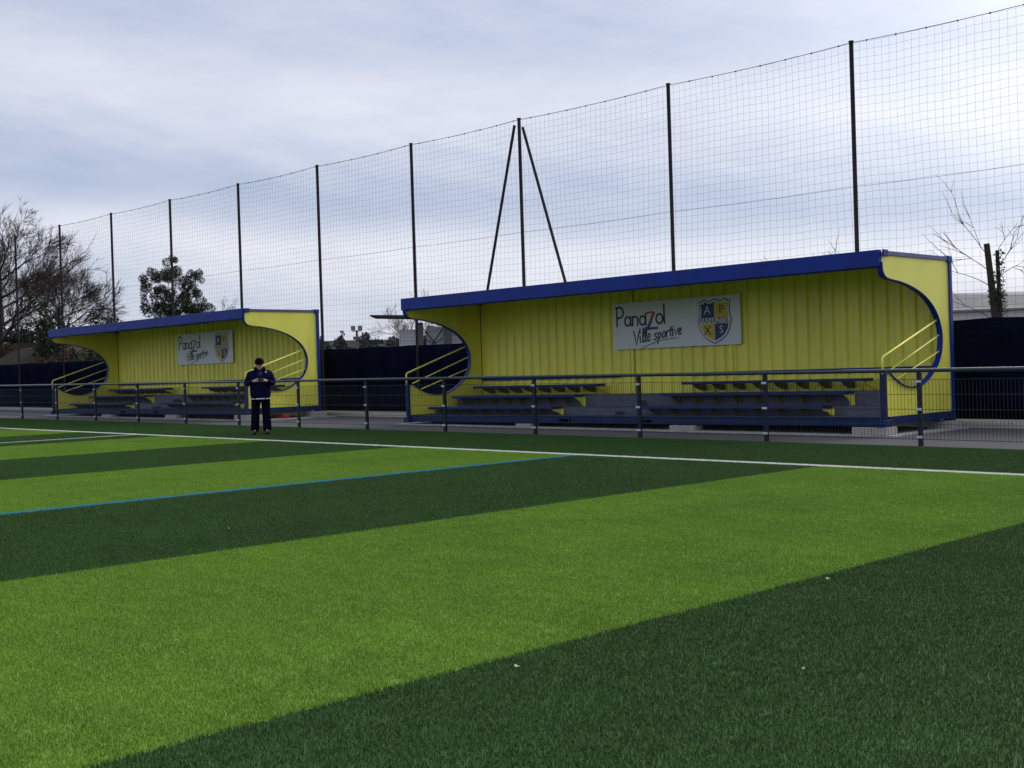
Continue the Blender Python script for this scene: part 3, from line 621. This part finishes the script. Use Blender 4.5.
# hedge masses on the bank, each bush a thing
for i, (dx, dy, Rg, wd, hh, zb_) in enumerate([(-.9350, .3546, 74, 3.4, 2.0, 3.0), (-.9220, .3872, 74, 3.6, 2.0, 2.8), (-.9080, .4190, 74, 3.6, 1.9, 2.4), (-.8970, .4420, 66, 3.4, 2.2, 1.3), (-.9060, .4233, 62, 2.6, 1.9, 1.0)]):
    x, y = at_dir(dx, dy, Rg); cl_ = [(P3(rr_.uniform(-wd * .6, wd * .6), rr_.uniform(.4, hh * .8), rr_.normal(0, .8)), rr_.uniform(.6, 1.0)) for _ in range(26)]
    t_ = leafy(x, y, zb_, cl_, .1, hh * .6, ('leftmost dark bush on the bank behind the windscreen', 'dark bush below the large bare tree', 'dark bush on the bank left of the farther shelter', 'dark bush behind the left roof end of the farther shelter', 'low green bush at the foot of the bank')[i], ('leaf', 'leafb', 'leaf', 'leafb', 'leaf')[i], per=170, leafsz=.12, name='bush', cat='bush'); t_['group'] = 'bushes on the bank'
# pollarded tree with ivy
x, y = at_dir(-.4040, .9147, 34); t = empty('pollarded_tree', (x, y, -.1)); tag(t, 'pollarded tree with two cut trunks and ivy at right, behind the windscreen', 'tree')
b = MB(); b.tube([P3(.10, -.2, 0), P3(.05, 2.2, 0), P3(-.05, 3.2, 0), P3(-.14, 4.2, 0)], [.13, .105, .085, .075], 10); b.tube([P3(.12, 1.6, 0), P3(.17, 2.6, .02), P3(.14, 4.02, .03)], [.07, .055, .05], 9); b.build('trunk', M['bark'], t)
random.seed(77); bt = MB()
for (p, d, ln2) in (((-.10, 3.5, 0), (-.9, .75), 1.6), ((-.08, 3.1, 0), (-1.0, .55), 1.5), ((-.05, 3.8, 0), (-.5, 1.0), 1.7), ((.1, 3.9, 0), (.5, .9), 1.2), ((.15, 3.3, 0), (.9, .6), 1.1), ((0.0, 2.2, 0), (-.8, .9), 1.6), ((.15, 3.6, 0), (.8, 1.0), 1.0)):
    dv = (Rr * d[0] + Vector((0, 0, d[1])) + Vector((-.7, .7, 0)) * random.uniform(-.5, .5)).normalized(); grow(bt, bt, Vector(P3(*p)), dv, .011, ln2 * .9, 2, 4, .5, .0, Vector((0, 0, 0)), 4, (2, 3))
bt.build('crown', M['twig'], t)
cl_ = [(P3(.1 + rr_.normal(0, .07), rr_.uniform(.8, 3.0), rr_.normal(0, .1)), .20) for _ in range(30)] + [(P3(.17, z, 0), .15) for z in np.linspace(2.5, 3.9, 10)] + [(P3(0, z, 0), .15) for z in np.linspace(2.6, 3.4, 6)]
leaf_obj('ivy', leaf_mesh(cl_, 1500, 1, .035), M['ivy'], t)
# bank behind the fence
def bankz(x, y):
    s = max(0, min(1, (-50 - x) / 9)); v = max(0, min(1, (y - 22) / 3)); s = s * s * (3 - 2 * s); v = v * v * (3 - 2 * v)
    return G(max(x, -80)) - .02 + s * v * (3.0 - 1.0 * max(0, min(1, (y - 27) / 12)) + .6 * mnoise.noise(Vector((x * .12, y * .12, 0))) + .25 * mnoise.noise(Vector((x * .5, y * .5, 3))))
b = MB(); nu, nv = 160, 60; vs = []
for j in range(nv + 1):
    for i in range(nu + 1):
        x = -130 + 105 * i / nu; y = 22.0 + 60 * j / nv; vs.append((x, y, bankz(x, y)))
b.add(vs, [(j * (nu + 1) + i, j * (nu + 1) + i + 1, (j + 1) * (nu + 1) + i + 1, (j + 1) * (nu + 1) + i) for j in range(nv) for i in range(nu)])
o = b.build('grass_bank', M['bank'], smooth=True); tag(o, kind='structure')
for nm_, mm_, cnt in (('dry_grass', 'straw2', 420), ('undergrowth', 'leaf', 200)):
    cl_ = []
    while len(cl_) < cnt:
        x = rr_.uniform(-78, -50); y = rr_.uniform(22.4, 33)
        if mnoise.noise(Vector((x * .3, y * .3, 7 if cnt > 300 else 30))) > (-.15 if cnt > 300 else .05): cl_.append(((x, y, bankz(x, y) + .08), rr_.uniform(.25, .55)))
    o = leaf_obj(nm_, leaf_mesh(cl_, 420, 1, .07, .55), M[mm_]); tag(o, {'dry_grass': 'dry brown grass on the bank behind the windscreen', 'undergrowth': 'dark green undergrowth on the bank behind the windscreen'}[nm_], 'ground cover', kind='stuff')
# distant wood
cl_ = []
for i in range(900):
    a = math.radians(rr_.uniform(-64, -8)); Rg = rr_.uniform(280, 330); hh = 9 + 2.5 * mnoise.noise(Vector((a * 22, 0, 0))) + 2.0 * mnoise.noise(Vector((a * 90, 0, 3)))
    cl_.append(((math.sin(a) * Rg, math.cos(a) * Rg, rr_.uniform(5, hh + 1.5)), rr_.uniform(.9, 1.7)))
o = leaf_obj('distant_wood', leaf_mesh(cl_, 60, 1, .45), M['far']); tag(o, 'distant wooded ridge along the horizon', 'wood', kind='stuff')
b = MB(); k = 90; vs = []
for j, (Rg, hz) in enumerate(((270, -1), (300, 9.0), (340, 11.5), (480, 7))):
    for i in range(k + 1): a = math.radians(-72 + 72 * i / k); vs.append((math.sin(a) * Rg, math.cos(a) * Rg, hz + (1.6 * mnoise.noise(Vector((a * 12, Rg * .02, 0))) if j else 0)))
b.add(vs, [(j * (k + 1) + i, j * (k + 1) + i + 1, (j + 1) * (k + 1) + i + 1, (j + 1) * (k + 1) + i) for j in range(3) for i in range(k)])
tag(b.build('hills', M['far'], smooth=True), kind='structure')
for i, (dx, dy, Rg, tp, lab) in enumerate(((-.8030, .5960, 230, .039, 'distant lone conifer left of the floodlight mast, above the wood'), (-.8128, .5826, 232, .034, 'lower distant conifer beside the farther shelter roof corner'))):
    x, y = at_dir(dx, dy, Rg); h0 = 1.1 + tp * Rg; cl_ = [(P3(rr_.normal(0, .10 + .45 * (1 - q / 20)), h0 * .35 + h0 * .65 * q / 20, rr_.normal(0, .8)), 1.0 * (1 - q / 21) + .2) for q in range(21)]
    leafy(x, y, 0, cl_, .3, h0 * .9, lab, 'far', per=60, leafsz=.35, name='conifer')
# floodlight mast
x, y = at_dir(-.79568, .60572, 120); t = empty('floodlight_mast', (x, y, 0)); t.rotation_euler.z = math.atan2(Rr.y, Rr.x); tag(t, 'distant floodlight mast with two square lamps beyond the windscreen', 'floodlight')
MB().tube([(0, 0, 0), (0, 0, 5.7)], .16, 8, r2=.12).build('pole', M['steel'], t); MB().box(-.5, .5, -.06, .06, 5.7, 5.8).build('crossbar', M['steel'], t)
for sx in (-1, 1):
    h_ = MB().box(sx * .34 - .2, sx * .34 + .2, -.3, .1, 5.83, 6.25).build('lamp_head', M['dark'], t, .05); MB().box(sx * .34 - .16, sx * .34 + .16, -.315, -.302, 5.87, 6.21).build('lamp_glass', M['lamp'], h_)
MB().box(-.35, .35, -.25, .25, 4.9, 5.2).build('control_box', M['steel'], t)
# canopy building
x, y = at_dir(-.7540, .6569, 62); x -= .75 * Rr.x; y -= .75 * Rr.y; t = empty('grandstand', (x, y, .1)); t.rotation_euler.z = math.atan2(Rr.y, Rr.x); tag(t, 'distant stand with thin dark canopy and white panels, seen through the shelter opening', 'grandstand')
# local x: metres right of px 425 at 62 m (1 px = .051 m)
b = MB(); b.add([(-2.55, -1.2, 4.09), (8, -1.2, 3.55), (8, 1.6, 3.55), (-2.55, 1.6, 4.09), (-2.55, -1.2, 4.16), (8, -1.2, 3.80), (8, 1.6, 3.80), (-2.55, 1.6, 4.16)], [(0, 3, 2, 1), (4, 5, 6, 7), (0, 1, 5, 4), (1, 2, 6, 5), (2, 3, 7, 6), (3, 0, 4, 7)]); b.build('canopy', M['dark'], t)
b = MB(); b.box(-1.23, -.44, 0, .8, 0, 3.42); b.build('cabin', M['white'], t, .02)
MB().box(.12, 3.6, .3, .36, 1.2, 3.52).build('cladding_panel', M['white'], t)
for xx in (-.36, 1.05): MB().box(xx, xx + .36, -.05, .25, 0, 3.75).build('column', M['steel'], t, .02)
for xa_, xb_ in ((.05, 1.0), (1.5, 2.6), (2.6, 3.7)):
    b = MB(); b.tube([(xa_, 0, 2.1), (xb_, 0, 3.4)], .03, 5); b.tube([(xa_, 0, 3.4), (xb_, 0, 2.1)], .03, 5); b.build('cross_brace', M['dark'], t)
b = MB(); b.tube([(.05 + i * .12, 0, 2.95 - .25 * math.sin(i / 8 * math.pi)) for i in range(9)], .025, 5); b.build('cable', M['dark'], t)
# warehouse at right
x, y = at_dir(-.43, .903, 85); t = empty('warehouse', (x, y, 0)); t.rotation_euler.z = math.atan2(Rr.y, Rr.x); tag(t, 'low pale warehouse with shallow grey roof at the right edge', 'warehouse')
b = MB(); b.prism([(-6, 0), (-6, 4.3), (26, 4.5), (26, 0)], 1, 0, 24); b.build('wall', M['wallg'], t)
b = MB(); b.add([(-6.3, -.3, 4.32), (26.3, -.3, 4.55), (26.3, 12, 6.0), (1.0, 12, 6.15), (-6.3, 12, 4.9), (26.3, 24, 4.5), (-6.3, 24, 4.3)], [(0, 1, 2, 3, 4), (4, 3, 2, 5, 6)]); o = b.build('roof', M['roofg'], t); so = o.modifiers.new('s', 'SOLIDIFY'); so.thickness = .12
for xx, yy_ in ((.9, 5.5), (-.2, 3.0)): MB().box(xx, xx + .9, yy_, yy_ + .8, 4.9, 5.5).build('roof_vent', M['dark'], t, .05)
# ---------------------------------------------------------------- the man
def skin_obj(name, chain, m, parent, sub=2, smooth_=True):
    """chain: dict key -> (pos, (rx, ry)), edges list, root key"""
    pts, edges, root = chain; keys = list(pts); me = bpy.data.meshes.new(name); me.from_pydata([pts[k][0] for k in keys], [(keys.index(a), keys.index(b_)) for a, b_ in edges], [])
    me.materials.append(m); o = bpy.data.objects.new(name, me); C.objects.link(o); o.parent = parent
    sk = o.modifiers.new('skin', 'SKIN'); sk.use_smooth_shade = True
    if not me.skin_vertices:
        bpy.context.view_layer.objects.active = o; o.select_set(True); bpy.ops.mesh.customdata_skin_add(); o.select_set(False)
    for i, k in enumerate(keys):
        v = me.skin_vertices[0].data[i]; r_ = pts[k][1]; v.radius = r_ if isinstance(r_, tuple) else (r_, r_); v.use_root = (k == root)
    s = o.modifiers.new('sub', 'SUBSURF'); s.levels = sub; s.render_levels = sub
    return o
man = empty('person', (-21.93, 14.12, G(-21.93) + .010), math.radians(55))
tag(man, 'man in navy jacket, black cap and dark trousers looking down at a phone', 'person')
# body frame: faces -y, viewer's right is +x
hd = Vector((-.01, -.10, 1.545))
B = {
    'pel': ((0, 0, .86), (.14, .10)), 'waist': ((0, 0, 1.0), (.13, .10)), 'chest': ((0, .0, 1.20), (.16, .11)), 'neck': ((0, -.02, 1.385), .055), 'jaw': ((0, -.055, 1.44), (.058, .065)), 'head': ((0, -.075, 1.52), (.074, .088)), 'crown': ((0, -.06, 1.585), (.062, .072)),
    'nose': ((0, -.172, 1.485), .012), 'earl': ((-.083, -.062, 1.505), .012), 'earr': ((.083, -.062, 1.505), .012), 'chin': ((0, -.135, 1.435), .028),
    'shl': ((-.17, 0, 1.27), .05), 'ell': ((-.255, -.03, 1.07), .042), 'wrl': ((-.10, -.27, 1.125), .027), 'pal': ((-.055, -.315, 1.135), (.034, .018)),
    'shr': ((.17, 0, 1.27), .05), 'elr': ((.255, -.03, 1.07), .042), 'wrr': ((.12, -.27, 1.125), .027), 'par': ((.075, -.315, 1.135), (.034, .018)),
    'hl': ((-.10, 0, .82), .09), 'kl': ((-.125, -.03, .46), .06), 'al': ((-.13, .01, .09), .04), 'tl': ((-.145, -.14, .045), (.038, .03)),
    'hr': ((.10, 0, .82), .09), 'kr': ((.125, -.03, .46), .06), 'ar': ((.112, .01, .09), .04), 'tr': ((.125, -.14, .045), (.038, .03)),
}
BOW = Matrix.Translation((0, -.02, 1.385)) @ Matrix.Rotation(math.radians(24), 4, 'X') @ Matrix.Translation((0, .02, -1.385)) @ Matrix.Translation((0, .005, -.015))
for k_ in ('jaw', 'head', 'crown', 'nose', 'earl', 'earr', 'chin'): B[k_] = (tuple(BOW @ Vector(B[k_][0])), B[k_][1])
Ed = [('pel', 'waist'), ('waist', 'chest'), ('chest', 'neck'), ('neck', 'jaw'), ('jaw', 'head'), ('head', 'crown'), ('head', 'nose'), ('head', 'earl'), ('head', 'earr'), ('jaw', 'chin'), ('chest', 'shl'), ('shl', 'ell'), ('ell', 'wrl'), ('wrl', 'pal'), ('chest', 'shr'), ('shr', 'elr'), ('elr', 'wrr'), ('wrr', 'par'),
      ('pel', 'hl'), ('hl', 'kl'), ('kl', 'al'), ('al', 'tl'), ('pel', 'hr'), ('hr', 'kr'), ('kr', 'ar'), ('ar', 'tr')]
for sd_, pk, sg_ in (('l', 'pal', 1), ('r', 'par', -1)):
    px, py, pz = B[pk][0]
    for i, (dz, ll) in enumerate(((.024, .050), (.008, .056), (-.008, .052), (-.024, .042))):
        a, c, e = f'f{sd_}{i}a', f'f{sd_}{i}b', f'f{sd_}{i}c'
        B[a] = ((px + sg_ * .020, py - .012, pz + dz), .0085); B[c] = ((px + sg_ * (.020 + ll * .5), py - .028, pz + dz), .008); B[e] = ((px + sg_ * (.020 + ll * .62), py - .008, pz + dz), .007)
        Ed += [(pk, a), (a, c), (c, e)]
    B[f't{sd_}1'] = ((px + sg_ * .006, py - .022, pz + .032), .010); B[f't{sd_}2'] = ((px + sg_ * .030, py - .040, pz + .040), .009); Ed += [(pk, f't{sd_}1'), (f't{sd_}1', f't{sd_}2')]
skin_obj('body', (B, Ed, 'pel'), M['skin'], man)
for sx in (-1, 1):
    o = MB().tube([(sx * .030, -.158, 1.515), (sx * .030, -.168, 1.513)], .011, 8).build('eye', M['hair'], man, smooth=True); o.matrix_local = BOW
J = {'hem': ((0, .0, .70), (.235, .175)), 'w': ((0, .0, .92), (.240, .175)), 'c': ((0, .01, 1.14), (.235, .165)), 's': ((0, .01, 1.285), (.17, .12)), 'n1': ((0, 0, 1.36), (.115, .095)), 'co': ((0, -.005, 1.395), (.095, .085)),
     'shl': ((-.205, .01, 1.265), .080), 'el': ((-.275, -.03, 1.05), .072), 'wl': ((-.135, -.25, 1.115), .050), 'shr': ((.205, .01, 1.265), .080), 'er': ((.275, -.03, 1.05), .072), 'wr': ((.155, -.25, 1.115), .050)}
skin_obj('jacket', (J, [('hem', 'w'), ('w', 'c'), ('c', 's'), ('s', 'n1'), ('n1', 'co'), ('s', 'shl'), ('shl', 'el'), ('el', 'wl'), ('s', 'shr'), ('shr', 'er'), ('er', 'wr')], 'c'), M['jacket'], man)
T = {'p': ((0, 0, .84), (.17, .12)), 'hl': ((-.10, 0, .74), (.11, .11)), 'kl': ((-.115, -.03, .45), (.092, .092)), 'al': ((-.142, -.02, .03), (.085, .100)), 'hr': ((.10, 0, .74), (.11, .11)), 'kr': ((.108, -.03, .45), (.092, .092)), 'ar': ((.122, -.02, .03), (.085, .100))}
skin_obj('trousers', (T, [('p', 'hl'), ('hl', 'kl'), ('kl', 'al'), ('p', 'hr'), ('hr', 'kr'), ('kr', 'ar')], 'p'), M['trous'], man)
def ell(name, c, r_, m, parent, zmin=None):
    bm = bmesh.new(); bmesh.ops.create_uvsphere(bm, u_segments=20, v_segments=12, radius=1)
    for v in bm.verts: v.co = Vector((v.co.x * r_[0] + c[0], v.co.y * r_[1] + c[1], v.co.z * r_[2] + c[2]))
    if zmin is not None: bmesh.ops.bisect_plane(bm, geom=bm.verts[:] + bm.edges[:] + bm.faces[:], plane_co=(0, 0, zmin), plane_no=(0, 0, -1), clear_outer=True)
    me = bpy.data.meshes.new(name); bm.to_mesh(me); bm.free(); me.materials.append(m); me.polygons.foreach_set('use_smooth', [True] * len(me.polygons)); o = bpy.data.objects.new(name, me); C.objects.link(o); o.parent = parent; return o
cp = ell('cap', (0, -.068, 1.545), (.100, .118, .105), M['cap'], man, 1.560)
cp.matrix_local = BOW
b = MB(); b.prism([(.085 * math.cos(a) , -.155 - .055 * math.sin(a)) for a in [math.pi * i / 10 for i in range(11)]], 2, 1.556, 1.566); b.build('cap_peak', M['cap'], cp)
ell('hair', (0, -.050, 1.515), (.088, .088, .06), M['hair'], man).matrix_local = BOW
for s_, sx in (('l', -.142), ('r', .122)):
    b = MB(); P = [(sx, .07, .05), (sx, .0, .06), (sx + (.01 if sx > 0 else -.01), -.10, .045), (sx + (.015 if sx > 0 else -.015), -.18, .036)]; b.tube(P, [.045, .055, .048, .030], 10); b.build('shoe', M['shoe'], man, smooth=True)
b = MB(); b.tube([(.205 * math.cos(a), .178 * math.sin(a), .745) for a in [2 * math.pi * i / 24 for i in range(25)]], .014, 6, cap=False); b.build('shirt_hem', M['shirt'], man, smooth=True)
ph = MB().box(-.03, .085, -.362, -.352, 1.115, 1.185).build('handset', M['phone'], None, .004)
ph.parent = None; ph.matrix_world = Matrix.Translation(man.location) @ Matrix.Rotation(math.radians(55), 4, 'Z'); tag(ph, 'black phone held in the man\'s hands', 'phone'); ph.name = 'phone'
# chest panels
def patch(c, r_, m, name): return ell(name, c, r_, m, man)
patch((.01, -.098, 1.26), (.070, .058, .075), M['royal'], 'shirt_front'); patch((.125, -.075, 1.30), (.030, .055, .026), M['shirt'], 'badge'); patch((-.17, -.03, 1.335), (.028, .05, .014), M['shirt'], 'shoulder_stripe')
b = MB(); b.tube([(.10 * math.cos(a), -.015 + .082 * math.sin(a), 1.385 + .012 * math.sin(a)) for a in [2 * math.pi * i / 20 for i in range(21)]], .028, 8, cap=False); b.build('collar', M['jacket'], man, smooth=True)
# ---------------------------------------------------------------- litter on the pitch
for i, (x, y, s, mm, lab) in enumerate(LIT if 'LIT' in globals() else []): pass
LIT = [(517, 668), (803, 670), (828, 580), (856, 488), (229, 529)]
labs = ['pale curled scrap lying on dark turf near the stripe edge at lower centre', 'small pale scrap on the dark turf at lower right', 'flat pale scrap on the dark turf just below the light stripe', 'tiny pale scrap on the light stripe near the touchline at right', 'tiny pale scrap on the dark stripe at left']
def hit(u, v):
    d = F + R2 * (u - 512) / f_px - U2 * (v - 384) / f_px; t = (G(0) + .024 - ch) / (d.z - G0 * d.x); return d.x * t, d.y * t
SCR = [hit(u, v) for u, v in LIT]
for i, (x, y) in enumerate(SCR):
    random.seed(i); b = MB(); s = (.018, .011, .018, .010, .010)[i]; P = [(math.cos(a) * s * k2 * random.uniform(.6, 1.1), math.sin(a) * s * .45 * k2) for a, k2 in [(2 * math.pi * q / 8, 1) for q in range(8)]]
    b.add([(px, py, .004 + .3 * abs(px)) for px, py in P] + [(px * .95, py * .95, .009 + .3 * abs(px)) for px, py in P], [tuple(range(8)), tuple(range(8, 16))[::-1]] + [(q, (q + 1) % 8, 8 + (q + 1) % 8, 8 + q) for q in range(8)])
    o = b.build('paper_scrap', M['straw']); o.location = (x, y, G(x) + .024); o.rotation_euler.z = i * 1.3; tag(o, labs[i], 'scrap', 'scraps lying on the turf')
x, y = hit(600, 459); b = MB(); b.box(-.07, .06, -.03, .03, 0, .008); b.box(-.02, .08, -.01, .04, .008, .014); o = b.build('dead_leaf', M['oldleaf'], bevel=.004); o.location = (x, y, G(x) + .024); tag(o, 'dark dead leaf clump on the turf just inside the touchline', 'leaf')
